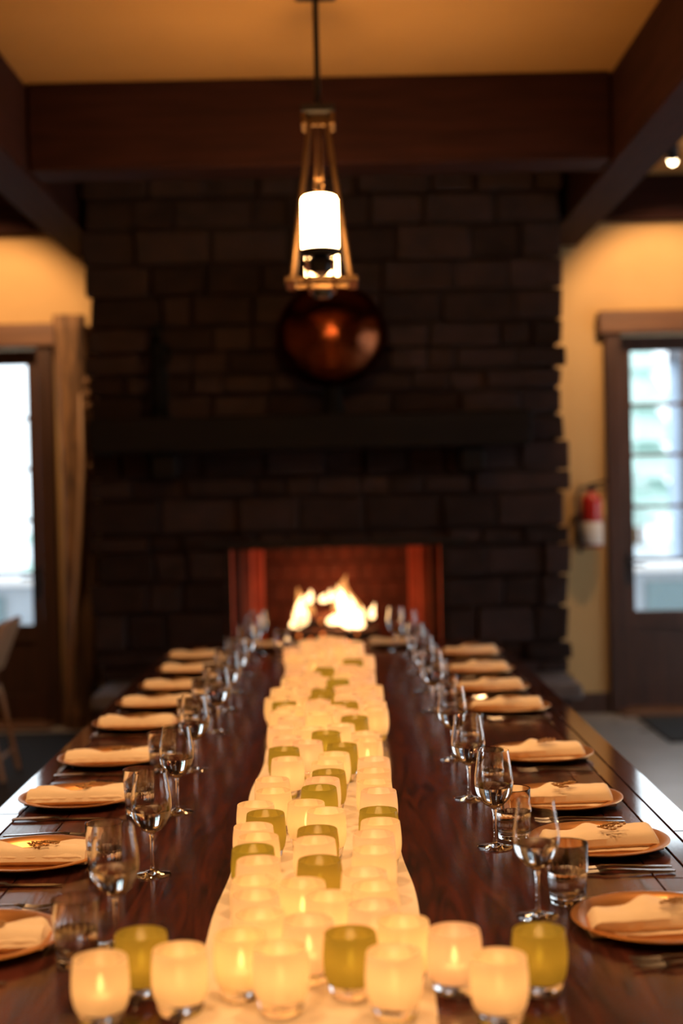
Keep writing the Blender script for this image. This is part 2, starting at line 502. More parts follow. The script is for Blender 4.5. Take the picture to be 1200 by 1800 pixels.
# grate, logs, flames
gr = thing('fire_grate', 'black iron grate holding burning logs in the firebox', 'grate', (0, 0, OZ0))
m = MB()
for x in (-.34, -.2, -.06, .08, .22):
    tube(m, [(x, 8.46, .26), (x, 8.46, .13), (x, 8.84, .13), (x, 8.84, .2)], .011, 6)
obj('bars', m, M['blackmetal'], gr)
m = MB()
for y in (8.5, 8.8):
    tube(m, [(-.37, y, .108), (.26, y, .108)], .011, 6)
    for x in (-.33, .21):
        tube(m, [(x, y, .108), (x, y, 0)], .011, 6)
obj('legs', m, M['blackmetal'], gr)
def log(loc, ln, r, rz, label):
    o = thing('firewood_log', label, 'log', loc, rz, 'burning logs on the grate')
    m = MB()
    rr = random.Random(int(r * 1e4))
    pts = [(-ln / 2 + ln * i / 6, rr.uniform(-.008, .008), rr.uniform(-.006, .006)) for i in range(7)]
    tube(m, pts, [r * rr.uniform(.88, 1.08) for _ in pts], 10)
    obj('charred_bark', m, M['log'], o, smooth='auto')
    m = MB()
    for i in range(5):
        x = rr.uniform(-.35, .35) * ln
        sphere(m, (x, -r * .86, rr.uniform(-.3, .3) * r), .012, 8)
    obj('ember', m, M['ember'], o)
log((-.06, 8.56, .655), .56, .05, .05, 'charred log across the front of the grate')
log((-.04, 8.74, .66), .52, .054, -.08, 'charred log at the back of the grate')
log((-.05, 8.65, .745), .46, .046, .22, 'charred log lying on top of the other two')

def flame_shape(m, x, y, z, h, r, lean=0.0, seed=0):
    rr = random.Random(seed)
    prof = []
    n = 9
    for i in range(n + 1):
        t = i / n
        prof.append((r * (math.sin(PI * min(1, t * .85 + .18)) ** .8) * (1 - t) ** .55 if 0 < i < n else 0, h * t))
    o = len(m[0])
    ph = rr.uniform(0, 6)
    lathe(m, prof, 10, (x, y, z), sy=.6)
    for i in range(o, len(m[0])):
        vx, vy, vz = m[0][i]
        t = (vz - z) / h
        m[0][i] = (vx + lean * t * t + .16 * r * math.sin(6 * t + ph) * t * 2, vy + .1 * r * math.cos(5 * t + ph), vz)
fire = thing('log_fire', 'bright log fire burning in the fireplace', 'fire', (0, 0, 0))
FL = [(-.255, 8.60, .70, .10, .066, -.01), (-.235, 8.58, .71, .20, .052, .008), (-.05, 8.62, .86, .075, .03, .0), (-.10, 8.63, .85, .06, .034, .01),
      (.035, 8.58, .69, .26, .044, -.035), (.075, 8.55, .68, .24, .055, -.03), (.01, 8.6, .80, .16, .036, -.02), (-.045, 8.56, .72, .07, .045, 0), (.0, 8.57, .72, .09, .045, 0),
      (.19, 8.62, .745, .10, .024, .012), (-.19, 8.7, .84, .09, .03, .01), (.11, 8.57, .69, .14, .045, .01)]
for i, (x, y, z, h, r, l) in enumerate(FL):
    m = MB()
    flame_shape(m, x, y, z, h, r, l, i)
    obj('flame', m, M['blaze'], fire, smooth=True)
for i, (x, y, z, h, r, l) in enumerate(((-.23, 8.66, .70, .25, .085, .0), (.05, 8.66, .69, .33, .12, -.03))):
    m = MB()
    flame_shape(m, x, y, z, h, r, l, i + 20)
    obj('flame', m, M['blaze_dim'], fire, smooth=True)
def lamp(name, kind, loc, watts, col, parent=None, radius=.02, **kw):
    d = bpy.data.lights.new(name, kind)
    d.energy = watts
    d.color = col
    d.shadow_soft_size = radius
    for k, v in kw.items():
        setattr(d, k, v)
    o = bpy.data.objects.new(name, d)
    C.objects.link(o)
    o.location = loc
    if parent:
        o.parent = parent
    return o
lamp('fire_light', 'POINT', (-.02, 8.62, .93), FIRE_W, (1.0, .20, .055), fire, .06)

# mantel ornaments
v = thing('copper_vase', 'large round hammered copper vase at the middle of the mantel', 'vase', (-.015, 8.05, 1.962))
m = MB(); lathe(m, [(0, 0), (.07, 0), (.07, .02), (.06, .04), (.05, .10), (.055, .15), (0, .15)], 28, sy=.9); obj('foot', m, M['statue'], v, smooth='auto')
m = MB()
prof = [(0, .148)] + [(.305 * math.sin(PI * t / 24), .447 - .298 * math.cos(PI * t / 24)) for t in range(2, 23)] + [(.045, .76), (.055, .80), (.048, .80), (.038, .76), (0, .755)]
lathe(m, prof, 40, sy=.74)
obj('body', m, M['copper'], v, smooth='auto')
s = thing('carved_figure', 'slender black carved figure standing on the left end of the mantel', 'statue', (-1.005, 8.14, 1.962))
m = MB(); lathe(m, [(0, 0), (.062, 0), (.062, .025), (.05, .03), (0, .03)], 20); obj('base', m, M['statue'], s, smooth='auto')
m = MB(); lathe(m, [(0, .03), (.05, .03), (.052, .1), (.045, .2), (.05, .27), (.036, .33), (.05, .39), (.058, .42), (.022, .445), (.018, .47), (0, .47)], 20, sy=.75); obj('body', m, M['statue'], s, smooth=True)
m = MB(); sphere(m, (-.005, 0, .505), .034, 16, 1.25); obj('head', m, M['statue'], s, smooth=True)
m = MB(); tube(m, [(.045, 0, .415), (.072, -.02, .36), (.05, -.04, .31), (.01, -.045, .30)], [.017, .015, .013, .011], 8); obj('arm', m, M['statue'], s, smooth=True)

# ---------------------------------------------------------------- wall lamps, post, extinguisher, chair, mat
def spot(x, label, aim):
    o = thing('ceiling_spotlight', label, 'spotlight', (x, 8.3, ZC), 0, 'ceiling spotlights washing the back wall')
    m = MB(); lathe(m, [(0, 0), (.055, 0), (.055, -.018), (0, -.018)], 20); obj('mount', m, M['blackmetal'], o, smooth='auto')
    m = MB(); tube(m, [(0, 0, -.015), (0, 0, -.075)], .009, 8); obj('stem', m, M['blackmetal'], o)
    hd = obj('head', (lambda mm: (lathe(mm, [(0, .075), (.03, .07), (.036, .03), (.036, -.03), (.031, -.03), (.031, -.015), (0, -.015)], 20), mm)[1])(MB()), M['blackmetal'], o, smooth='auto')
    hd.location = (0, .01, -.11)
    dv = Vector(aim) - Vector((x, 8.31, ZC - .11))
    hd.rotation_euler = (-dv).to_track_quat('Z', 'Y').to_euler()
    m = MB(); sphere(m, (0, 0, -.050), .026, 14, 1.2)
    obj('bulb', m, M['bulb'], hd, smooth=True)
    l = lamp('spot_light', 'SPOT', (0, 0, -.10), SPOT_W, (1.0, .62, .31), hd, .03, spot_size=math.radians(84), spot_blend=.55)
spot(1.995, 'small lit ceiling spotlight at the right edge, past the long beam', (2.25, 9.5, 2.35))
spot(-2.10, 'small ceiling spotlight to the left of the left beam', (-2.33, 9.5, 2.35))

t = thing('timber_post', 'rough peeled timber post standing between the left door and the fireplace', 'post', (-1.735, 9.38, 0))
m = MB()
rp = random.Random(4)
n, rows = 22, 26
vs_, fs_ = [], []
for i in range(rows):
    z = 2.72 * i / (rows - 1)
    tpr = 1.0 - .10 * z / 2.72
    for k in range(n):
        a = 2 * PI * k / n
        rr = .108 * tpr * (1 + .13 * math.sin(3 * a + z * .8) + .07 * math.sin(7 * a - z * 1.7) + rp.uniform(-.03, .03))
        vs_.append((rr * math.cos(a) * 1.0 + .02 * math.sin(z * 1.4), rr * math.sin(a) * .8, z))
for i in range(rows - 1):
    for k in range(n):
        k2 = (k + 1) % n
        fs_.append((i * n + k, i * n + k2, (i + 1) * n + k2, (i + 1) * n + k))
fs_.append(tuple(range(n))[::-1]); fs_.append(tuple((rows - 1) * n + k for k in range(n)))
add(m, vs_, fs_)
obj('trunk', m, M['bark'], t, smooth=True)
m = MB()
tube(m, [(-.02, -.10, .15), (.0, -.105, .7), (.045, -.10, 1.25), (.075, -.085, 1.75), (.07, -.08, 2.2)], [.006, .017, .022, .018, .006], 8)
obj('ridge', m, M['palewood'], t, smooth=True)
for z in (1.6, 1.72, 2.12, 2.2, 2.28):
    m = MB(); sphere(m, (.105, -.03, z), .026, 10, 1.2)
    obj('knot', m, M['bark'], t, smooth=True)

e = thing('fire_extinguisher', 'red fire extinguisher with white label hung beside the right door', 'fire extinguisher', (1.675, 9.40, 1.115))
m = MB(); lathe(m, [(0, 0), (.062, 0), (.07, .01), (.07, .30), (.06, .335), (.03, .36), (.022, .37), (0, .37)], 24); obj('cylinder', m, M['red'], e, smooth='auto')
m = MB(); lathe(m, [(.0712, .02), (.0722, .022), (.0722, .168), (.0712, .17)], 24); obj('paper_label', m, M['labelwhite'], e, smooth='auto')
m = MB(); box(m, .035, .075, -.066, -.058, .21, .31); o = obj('sticker', m, M['stickeryellow'], e); o.rotation_euler = (0, 0, .55); o.location = (-.01, .012, 0)
m = MB(); lathe(m, [(0, .37), (.02, .37), (.02, .41), (0, .41)], 14); obj('valve', m, M['blackmetal'], e, smooth='auto')
m = MB(); tube(m, [(-.02, 0, .41), (.05, -.01, .425), (.10, -.02, .44)], .010, 6); tube(m, [(-.02, 0, .395), (.05, -.01, .395), (.09, -.02, .385)], .009, 6); obj('handle', m, M['blackmetal'], e)
m = MB(); tube(m, [(-.02, 0, .395), (-.07, -.02, .40), (-.10, -.02, .33), (-.095, -.02, .18), (-.085, -.02, .05), (-.08, -.02, -.03)], .013, 8); obj('hose', m, M['blackmetal'], e, smooth=True)
m = MB(); box(m, -.02, .02, .068, .098, .08, .34); obj('bracket', m, M['blackmetal'], e)

ch = thing('folding_chair', 'pale wooden folding chair at the left edge, by the left door', 'chair', (-2.04, 7.72, .021), 0)
for y in (-.20, .20):
    m = MB(); tube(m, [(-.22, y, .0), (.06, y, .42), (.20, y, .80)], .016, 8); obj('back_post', m, M['palewood'], ch, smooth='auto')
    m = MB(); tube(m, [(.23, y * .9, .0), (.145, y * .9, .42), (.13, y * .9, .47)], .014, 8); obj('rear_leg', m, M['palewood'], ch, smooth='auto')
m = MB(); box(m, -.26, .15, -.19, .19, .43, .455); obj('seat', m, M['palewood'], ch, bevel=.008)
m = MB()
add(m, [(.128, -.23, .56), (.150, -.23, .555), (.262, -.23, .84), (.240, -.23, .855), (.128, .23, .56), (.150, .23, .555), (.262, .23, .84), (.240, .23, .855)],
    [(0, 1, 2, 3), (7, 6, 5, 4), (0, 4, 5, 1), (1, 5, 6, 2), (2, 6, 7, 3), (3, 7, 4, 0)])
obj('backrest', m, M['palewood'], ch, bevel=.007)
for x, w in ((.21, .18), (-.14, .20)):
    m = MB(); tube(m, [(x, -w, .12), (x, w, .12)], .010, 6); obj('stretcher', m, M['palewood'], ch)

tag(obj('door_mat', boxes((-3.1, -1.62, 6.9, 9.15, 0.0, .015)), M['rubber'], bevel=.005), 'dark mat added to darken the floor inside the left door', 'mat')  # dark sheet added so the floor by the left door reads darker
tag(obj('door_mat', boxes((1.92, 2.9, 8.35, 9.25, 0.0, .015)), M['rubber'], bevel=.005), 'dark door mat on the floor inside the right door', 'mat')

# ---------------------------------------------------------------- outside the doors
struct(obj('ground', boxes((-30, 30, 9.75, 60, -.12, -.02), (-30, -4.6, -10, 9.75, -.12, -.02), (4.6, 30, -10, 9.75, -.12, -.02)), M['snow']))
hs = thing('dark_house', 'dark timber house outside, seen through the right door', 'house', (5.60, 24, 0), -.262)
obj('walls', boxes((.12, 6.4, 0, 6, -.02, 3.6)), M['darkpost'], hs)
obj('corner_trim', boxes((.0, .18, -.05, .15, -.02, 3.6)), M['greywall'], hs)
m = MB()
add(m, [(-.0, -.4, 3.55), (6.8, -.4, 3.55), (6.8, 6.4, 3.55), (0, 6.4, 3.55), (0, 3, 5.0), (6.8, 3, 5.0)], [(3, 2, 1, 0), (0, 1, 5, 4), (2, 3, 4, 5), (1, 2, 5), (3, 0, 4)])
obj('roof', m, M['darkpost'], hs)
wd = obj('window', boxes((1.4, 3.0, -.06, 0, .9, 2.2)), M['greywall'], hs)
for k in (0, 1):
    obj('pane', boxes((1.48 + k * .76, 2.16 + k * .76, -.08, -.06, .98, 2.12)), M['teal'], wd)
for sx, lab in ((1, 'right'), (-1, 'left')):
    a, b = (1.9, 4.2) if sx > 0 else (-4.4, -2.0)
    w = thing('garden_wall', 'pale low wall with a teal panel outside the %s door' % lab, 'wall', (0, 0, 0))
    obj('cap', boxes((a - .05, b + .05, 12.25, 12.65, .76, .84)), M['snow'], w, bevel=.02)
    obj('render', boxes((a, b, 12.3, 12.6, -.02, .76)), M['greywall'], w, bevel=.01)
    obj('teal_panel', boxes((a + .75, a + 1.5, 12.27, 12.3, .3, .68)), M['teal'], w, bevel=.005)
def conifer(x, y, h, label):
    o = thing('conifer', label, 'tree', (x, y, -.05), 0, 'frosted conifers beyond the doors')
    m = MB(); tube(m, [(0, 0, 0), (0, 0, h * .3)], .12, 8); obj('trunk', m, M['bark'], o)
    rr = random.Random(int(x * 10 + y))
    m = MB()
    for k in range(6):
        z0 = h * (.12 + .14 * k)
        rad = h * .24 * (1 - k * .145)
        lathe(m, [(rad * .3, z0 + .1), (rad, z0), (rad * .55, z0 + h * .1), (0, z0 + h * .24)], 14, (0, 0, 0), lambda a, z, s=rr.random() * 6: 1 + .16 * math.sin(5 * a + s) + .08 * math.sin(11 * a + s))
    obj('branches', m, M['hedge'], o)
for i, (x, y, h, lab) in enumerate(((5.75, 31.5, 5.6, 'pale frosted conifer outside, seen through the right door'), (7.6, 36, 6.5, 'taller frosted conifer outside, farther beyond the right door'),
                                    (-7.2, 26, 5.0, 'frosted conifer outside, seen through the left door'), (-4.4, 23, 3.2, 'small frosted conifer outside beyond the left door'))):
    conifer(x, y, h, lab)

# ---------------------------------------------------------------- chandelier
def pendant(y0, label):
    ld = thing('pendant_light', label, 'pendant lamp', (-.045, y0, 0))
    m = MB(); box(m, -.083, .083, -.07, .07, ZC - .028, ZC); obj('canopy', m, M['blackmetal'], ld, bevel=.005)
    m = MB(); tube(m, [(0, 0, ZC - .028), (0, 0, 3.08)], .0125, 10); obj('stem', m, M['blackmetal'], ld, smooth='auto')
    m = MB(); box(m, -.067, .067, -.067, .067, 3.05, 3.082); obj('hub_block', m, M['blackmetal'], ld, bevel=.005)
    m = MB()
    box(m, -.067, -.045, -.067, .067, 3.0, 3.049)
    box(m, .045, .067, -.067, .067, 3.0, 3.049)
    box(m, -.044, .044, -.012, .012, 3.01, 3.049)
    obj('hub_bracket', m, M['bronze'], ld, bevel=.003)
    for sx in (-1, 1):
        for sy in (-1, 1):
            m = MB(); tube(m, [(sx * .034, sy * .05, 3.02), (sx * .118, sy * .10, 2.385)], .0095, 8)
            obj('hanger_rod', m, M['bronze'], ld, smooth='auto')
        m = MB(); box(m, min(sx * .108, sx * .146), max(sx * .108, sx * .146), -.125, .125, 2.362, 2.384); obj('foot_bar', m, M['bronze'], ld, bevel=.003)
        m = MB(); box(m, sx * .05 - .008, sx * .05 + .008, -.42, .42, 2.385, 2.401); obj('side_rail', m, M['bronze'], ld, bevel=.002)
    for sy in (-.10, .10):
        m = MB(); box(m, -.118, .118, sy - .009, sy + .009, 2.366, 2.384); obj('cross_bar', m, M['bronze'], ld, bevel=.003)
    for sy in (-.35, .35):
        for dx in (-.008, .008):
            m = MB(); tube(m, [(dx, sy * .1, 3.02), (dx * 1.6, sy * .95, 2.715)], .0035, 6)
            obj('link_rod', m, M['bronze'], ld)
        m = MB()
        tube(m, [(.016 * math.cos(a), sy, 2.690 + .026 * math.sin(a)) for a in [i * PI / 8 for i in range(17)]], .005, 6)
        obj('loop', m, M['bronze'], ld, smooth=True)
        m = MB()
        lathe(m, [(0, .202), (.05, .202), (.063, .197), (.069, .185), (.070, .0), (.064, .0), (.064, .012), (0, .012)], 32, (0, sy, 2.452))
        obj('shade', m, M['shade'], ld, smooth='auto')
        m = MB(); lathe(m, [(0, .0), (.075, .0), (.075, -.018), (.058, -.026), (0, -.026)], 28, (0, sy, 2.451)); obj('shade_cup', m, M['blackmetal'], ld, smooth='auto')
        m = MB()
        lathe(m, [(0, .0), (.03, .0), (.03, -.006), (.047, -.010), (.050, -.018), (.045, -.022), (.045, -.05), (.034, -.064), (0, -.07)], 20, (0, sy, 2.424))
        obj('finial', m, M['blackmetal'], ld, smooth='auto')
        for dx in (-.05, .05):
            m = MB(); tube(m, [(dx, sy, 2.426), (dx, sy, 2.40)], .006, 6); obj('strut', m, M['bronze'], ld, smooth='auto')
        lamp('shade_glow', 'POINT', (0, sy, 2.77), 3.0, (1.0, .50, .15), ld, .05)
pendant(5.79, 'bronze two-shade pendant lamp hanging over the table in front of the fireplace')
for i, (x, y, lab) in enumerate([(x, y, 'unseen downlight added above the %s %s places' % (w, sd)) for y, w in ((.5, 'nearest'), (2.6, 'middle'), (4.7, 'farther')) for x, sd in ((-.78, 'left'), (.70, 'right'))]):  # out-of-view downlights added to brighten the napkins and plates
    o = thing('added_downlight', lab, 'downlight', (x, y, ZC), 0, 'unseen downlights added to brighten the table')
    m = MB(); lathe(m, [(.062, 0), (.062, -.05), (.056, -.05), (.05, -.006), (0, -.006)], 24); obj('can', m, M['blackmetal'], o, smooth='auto')
    m = MB(); lathe(m, [(0, -.008), (.045, -.008), (.045, -.016), (0, -.016)], 20); obj('lens', m, M['bulb'], o, smooth='auto')
    lamp('added_down_light', 'SPOT', (0, 0, -.055), DOWN_W, DOWN_COL, o, .045, spot_size=math.radians(98), spot_blend=.6)

# ---------------------------------------------------------------- dining table
TZ = .75
tb = thing('dining_table', 'long dark polished plank dining table leading to the fireplace', 'table', (0, 0, 0))
obj('underlay', boxes((-.865, .797, 1.21, 7.33, TZ - .055, TZ - .022)), M['table_under'], tb)
bounds = [-.872, -.80, -.675, -.36, -.035, .295, .61, .685, .733, .803]
joints = {0: (2.1, 3.5, 5.3), 8: (1.9, 3.174, 5.2), 1: (2.6, 4.4, 6.0), 6: (2.795, 4.8, 6.3), 7: (2.795, 4.8, 6.3), 2: (4.9,), 5: (5.5,)}
for i, (a, b) in enumerate(zip(bounds, bounds[1:])):
    ys = [1.2, *joints.get(i, ()), 7.34]
    for y0, y1 in zip(ys, ys[1:]):
        g = .0018
        ga, gb = (.0002 if 2 < i < 6 else g), (.0002 if 1 < i < 5 else g)
        m = MB()
        box(m, a + ga, b - gb, y0 + g, y1 - g, TZ - .045 if 0 < i < 8 else TZ - .07, TZ)
        obj('plank', m, M['table_edge' if i in (0, 7, 8) else 'table'], tb, bevel=(.0015 if i in (0, 1, 6, 7, 8) else 0))
obj('apron', boxes((-.72, -.68, 1.5, 7.05, .60, TZ - .056), (.61, .65, 1.5, 7.05, .60, TZ - .056), (-.68, .61, 1.5, 1.54, .60, TZ - .056), (-.68, .61, 7.01, 7.05, .60, TZ - .056)), M['table_under'], tb)
for x in (-.70, .63):
    for y in (1.52, 4.3, 7.03):
        obj('leg', boxes((x - .06, x + .06, y - .06, y + .06, 0, .60)), M['table_under'], tb, bevel=.008)

# runner: a thin cloth with soft waves along its edges
m = MB()
rr = random.Random(3)
ny, nx = 120, 8
for sidez in (TZ + .0035, TZ + .0006):
    pass
vs_, fs_ = [], []
def runner_x(y, s):
    w = .004 * math.sin(y * 5.1 + s) + .005 * math.sin(y * 2.3 + 2 * s) + .003 * math.sin(y * 11.7 + s)
    base = .180
    return -.058 + s * (base + .012 * max(0, 2.7 - y)) + w
for top in (1, 0):
    for j in range(ny + 1):
        y = 1.25 + (6.78 - 1.25) * j / ny
        for i in range(nx + 1):
            t = i / nx
            x = runner_x(y, -1) * (1 - t) + runner_x(y, 1) * t
            vs_.append((x, y, TZ + (.0032 if top else .0004)))
R0 = (ny + 1) * (nx + 1)
for j in range(ny):
    for i in range(nx):
        a = j * (nx + 1) + i
        fs_.append((a, a + 1, a + nx + 2, a + nx + 1))
        fs_.append((R0 + a, R0 + a + nx + 1, R0 + a + nx + 2, R0 + a + 1))
    for i in (0, nx):
        a = j * (nx + 1) + i
        fs_.append((a, a + nx + 1, R0 + a + nx + 1, R0 + a))
for i in range(nx):
    fs_.append((i, R0 + i, R0 + i + 1, i + 1))
    a = ny * (nx + 1) + i
    fs_.append((a, a + 1, R0 + a + 1, R0 + a))
add(m, vs_, fs_)
tag(obj('table_runner', m, M['runner'], smooth='auto'), 'long cream cloth runner down the middle of the table under the candles', 'table runner')

# ---------------------------------------------------------------- candles
def make_candle(kind, loc, label):
    c = thing('votive_candle', label, 'candle', loc, 0, 'glass votive candles along the table')
    m = MB()
    lathe(m, [(.0366, .0220), (.0396, .0285), (.0418, .038), (.0430, .05), (.0430, .064), (.0420, .08), (.0400, .0965), (.0392, .0978), (.0384, .0968)], 32)
    obj('cup', m, M[kind], c, smooth=True)
    m = MB()
    lathe(m, [(0, 0), (.0265, 0), (.0305, .0025), (.0345, .010), (.0366, .0217), (.031, .0238), (.02, .0246), (0, .0248)], 28)
    obj('base', m, M['glass'], c, smooth='auto')
    m = MB()
    lathe(m, [(0, .0253), (.0185, .0253), (.0185, .040), (.0165, .041), (.004, .040), (0, .040)], 16)
    w = obj('tealight', m, M['wax'], c, smooth='auto')
    m = MB(); tube(m, [(0, 0, .040), (.0008, 0, .047)], .0008, 5); obj('wick', m, M['blackmetal'], w)
    m = MB()
    lathe(m, [(0, .044), (.0035, .048), (.0052, .054), (.0042, .062), (.0018, .071), (0, .076)], 10)
    obj('flame', m, M['flame'], c, smooth=True)
    lamp('candle_light', 'POINT', (0, 0, .062), CANDLE_W, CANDLE_COL, c, .009)
    return c
FRONT = [(.219, 2.059, 'c', 'cream votive candle at the right end of the nearest candle row'), (.067, 2.082, 'c', 'cream votive candle in front of the nearest olive green one on the runner'),
         (-.367, 2.093, 'c', 'cream votive candle nearest the camera at far left, flame showing'), (-.101, 2.113, 'c', 'bright cream votive candle on the runner, frontmost left of centre'),
         (-.253, 2.124, 'c', 'cream votive candle on bare wood left of the runner, glowing rim'), (.004, 2.176, 'g', 'olive green votive candle nearest the camera on the runner'),
         (.294, 2.176, 'g', 'olive green votive candle on bare wood right of the runner'), (-.165, 2.18, 'c', 'cream votive candle on the left runner edge, tall flame showing'),
         (.164, 2.186, 'c', 'cream votive candle just right of the runner, flame glowing through'), (-.322, 2.206, 'g', 'olive green votive candle on bare wood left of the runner')]
REST = [(.088, 2.227, 'c'), (-.062, 2.245, 'c'), (-.14, 2.283, 'c'), (.043, 2.321, 'c'), (-.029, 2.375, 'c'), (-.154, 2.395, 'c'), (.048, 2.429, 'c'), (-.077, 2.46, 'c'), (-.162, 2.485, 'c'), (.032, 2.521, 'c'), (-.049, 2.61, 'g'), (-.162, 2.617, 'c'), (.053, 2.675, 'c'), (-.177, 2.707, 'g'), (-.06, 2.758, 'c'), (-.172, 2.797, 'c'), (.056, 2.798, 'c'), (-.056, 2.848, 'g'), (-.187, 2.886, 'c'), (.072, 2.903, 'c'), (-.168, 3.0, 'g'), (.071, 3.006, 'g'), (-.04, 3.012, 'c'), (-.194, 3.09, 'c'), (-.084, 3.094, 'c'), (.077, 3.199, 'c'), (-.162, 3.225, 'c'), (-.058, 3.248, 'g'), (.07, 3.3, 'c'), (-.051, 3.339, 'c'), (-.17, 3.353, 'c'), (-.037, 3.43, 'g'), (.072, 3.433, 'c'), (-.041, 3.548, 'c'), (.076, 3.578, 'c'), (-.143, 3.605, 'c'), (-.025, 3.66, 'c'), (-.157, 3.75, 'g'), (-.004, 3.789, 'g'), (-.097, 3.844, 'c'), (.065, 3.848, 'c'), (-.154, 3.922, 'c'), (.062, 3.966, 'c'), (-.048, 3.987, 'g'), (-.093, 4.068, 'c'), (-.178, 4.097, 'c'), (-.007, 4.11, 'c'), (.035, 4.248, 'g'), (-.154, 4.254, 'c'), (-.071, 4.336, 'c'), (.01, 4.376, 'c'), (-.187, 4.386, 'c'), (.1, 4.388, 'c'), (-.029, 4.46, 'c'), (-.168, 4.475, 'c'), (.1, 4.532, 'c'), (.01, 4.54, 'g'), (-.186, 4.567, 'g'), (-.079, 4.589, 'c'), (.091, 4.623, 'c'), (-.215, 4.672, 'c'), (-.073, 4.679, 'g'), (.015, 4.701, 'c'), (-.148, 4.735, 'c'), (.074, 4.824, 'c'), (-.065, 4.856, 'g'), (-.206, 4.892, 'c'), (.01, 4.906, 'c'), (.1, 4.914, 'c'), (-.12, 4.935, 'c'), (-.164, 5.074, 'c'), (-.015, 5.087, 'g'), (.069, 5.119, 'c'), (-.081, 5.149, 'c'), (-.18, 5.163, 'c'), (.009, 5.236, 'c'), (.084, 5.305, 'c'), (-.118, 5.305, 'c'), (-.173, 5.385, 'c'), (.069, 5.412, 'c'), (-.066, 5.434, 'g'), (.026, 5.49, 'c'), (-.18, 5.598, 'c'), (-.057, 5.649, 'c'), (.046, 5.686, 'g'), (-.11, 5.735, 'c'), (.094, 5.813, 'c'), (.001, 5.831, 'c'), (-.188, 5.868, 'c'), (-.143, 6.004, 'c'), (-.077, 6.142, 'c'), (-.211, 6.169, 'c'), (.002, 6.215, 'c'), (.06, 6.318, 'c'), (-.1, 6.329, 'c'), (-.148, 6.459, 'c'), (-.015, 6.537, 'c'), (-.07, 6.609, 'c')]
proto = {}
def candle(x, y, k, label, on_runner):
    loc = (x, y, TZ + (.0033 if on_runner else .0003))
    if k not in proto:
        proto[k] = make_candle({'c': 'cream', 'm': 'milky', 'g': 'green'}[k], loc, label)
        return proto[k]
    return dup(proto[k], label, loc, random.uniform(0, 6))
for x, y, k, lab in FRONT:
    if k == 'c' and 'flame' not in lab:
        k = 'm'
    candle(x, y, k, lab, -.245 < x < .10)
cnt = {'c': 0, 'g': 0}
for x, y, k in REST:
    cnt[k] += 1
    side = 'left side' if x < -.11 else ('right side' if x > .01 else 'middle')
    candle(x, y, 'm' if k == 'c' and cnt[k] % 6 != 2 else k, '%s votive candle on the runner\'s %s, %s %s one behind the nearest cluster' % ({'c': 'cream', 'g': 'olive green'}[k], side, ordinal(cnt[k]), {'c': 'cream', 'g': 'green'}[k]), True)

# ---------------------------------------------------------------- place settings
LP = [(-.648, 2.47), (-.67, 3.04), (-.677, 3.62), (-.682, 4.15), (-.688, 4.77), (-.68, 5.23), (-.66, 5.68), (-.655, 6.21), (-.68, 6.72)]
RP = [(.547, 2.49), (.543, 3.05), (.528, 3.476), (.563, 4.07), (.573, 4.95), (.568, 5.44), (.578, 5.99), (.60, 6.62)]
LG = {0: (-.40, 2.45), 1: (-.397, 2.908), 2: (-.409, 3.476), 3: (-.418, 4.0)}
RG = {0: (.345, 2.562), 1: (.323, 3.064), 2: (.312, 3.547), 3: (.315, 4.073)}
LT = {0: (-.452, 2.36), 1: (-.492, 2.90), 2: (-.50, 3.465), 3: (-.51, 3.995)}
RT = {0: (.413, 2.648), 1: (.372, 3.142)}

m = MB()
lathe(m, [(0, .004), (.095, .004), (.108, .0065), (.120, .014), (.147, .0205), (.152, .0200), (.1525, .0180), (.148, .0165), (.121, .010), (.108, .002), (.10, 0), (0, 0)], 56)
CH = mesh('charger', m, M['gold'], 'auto')

def napkin_mesh(seed, style):
    rr = random.Random(seed)
    n = 30
    ln = .252
    m = MB()
    prof = [(-.040, .0), (-.048, .008), (-.046, .019), (-.036, .025), (-.012, .027), (.015, .026), (.036, .024), (.044, .016), (.043, .006), (.036, .0)]
    vs_, fs_ = [], []
    ph = rr.uniform(0, 6)
    for i in range(n + 1):
        t = i / n
        u = (t - .5) * ln
        dip = math.exp(-((t - .48) / .2) ** 2)
        for j, (y, z) in enumerate(prof):
            hi = max(0, (y + .04) / .085)                         # back edge stands up in soft waves
            if style == 0:
                dz = hi * (.012 * (1 - dip) - .004 * dip + .003 * math.sin(9 * t + ph)) if z > .01 else 0
                dy = -.010 * dip * hi
                sk = 0
            else:
                bumpc = math.exp(-((t - .40) / .10) ** 2)
                dz = (hi * (.016 * bumpc + .0045 * math.sin(7 * t + ph)) + .16 * z + .007 * hi * max(0, (t - .8) / .2)) if z > .01 else 0
                dy = .004 * math.sin(6 * t + ph)
                sk = .012 * (t - .5) * (1 if z > .01 else 0)
            endt = min(1, min(t, 1 - t) / .05)
            zz = z * (.55 + .45 * endt ** .5) + dz * endt
            vs_.append((u + (y * .12 if style else y * .05), y + dy + sk + .0012 * math.sin(40 * t + j), zz))
    k = len(prof)
    for i in range(n):
        for j in range(k):
            j2 = (j + 1) % k
            fs_.append((i * k + j, i * k + j2, (i + 1) * k + j2, (i + 1) * k + j))
    fs_.append(tuple(range(k))); fs_.append(tuple(n * k + j for j in range(k))[::-1])
    add(m, vs_, fs_)
    return mesh('napkin', m, M['cloth'], 'auto')

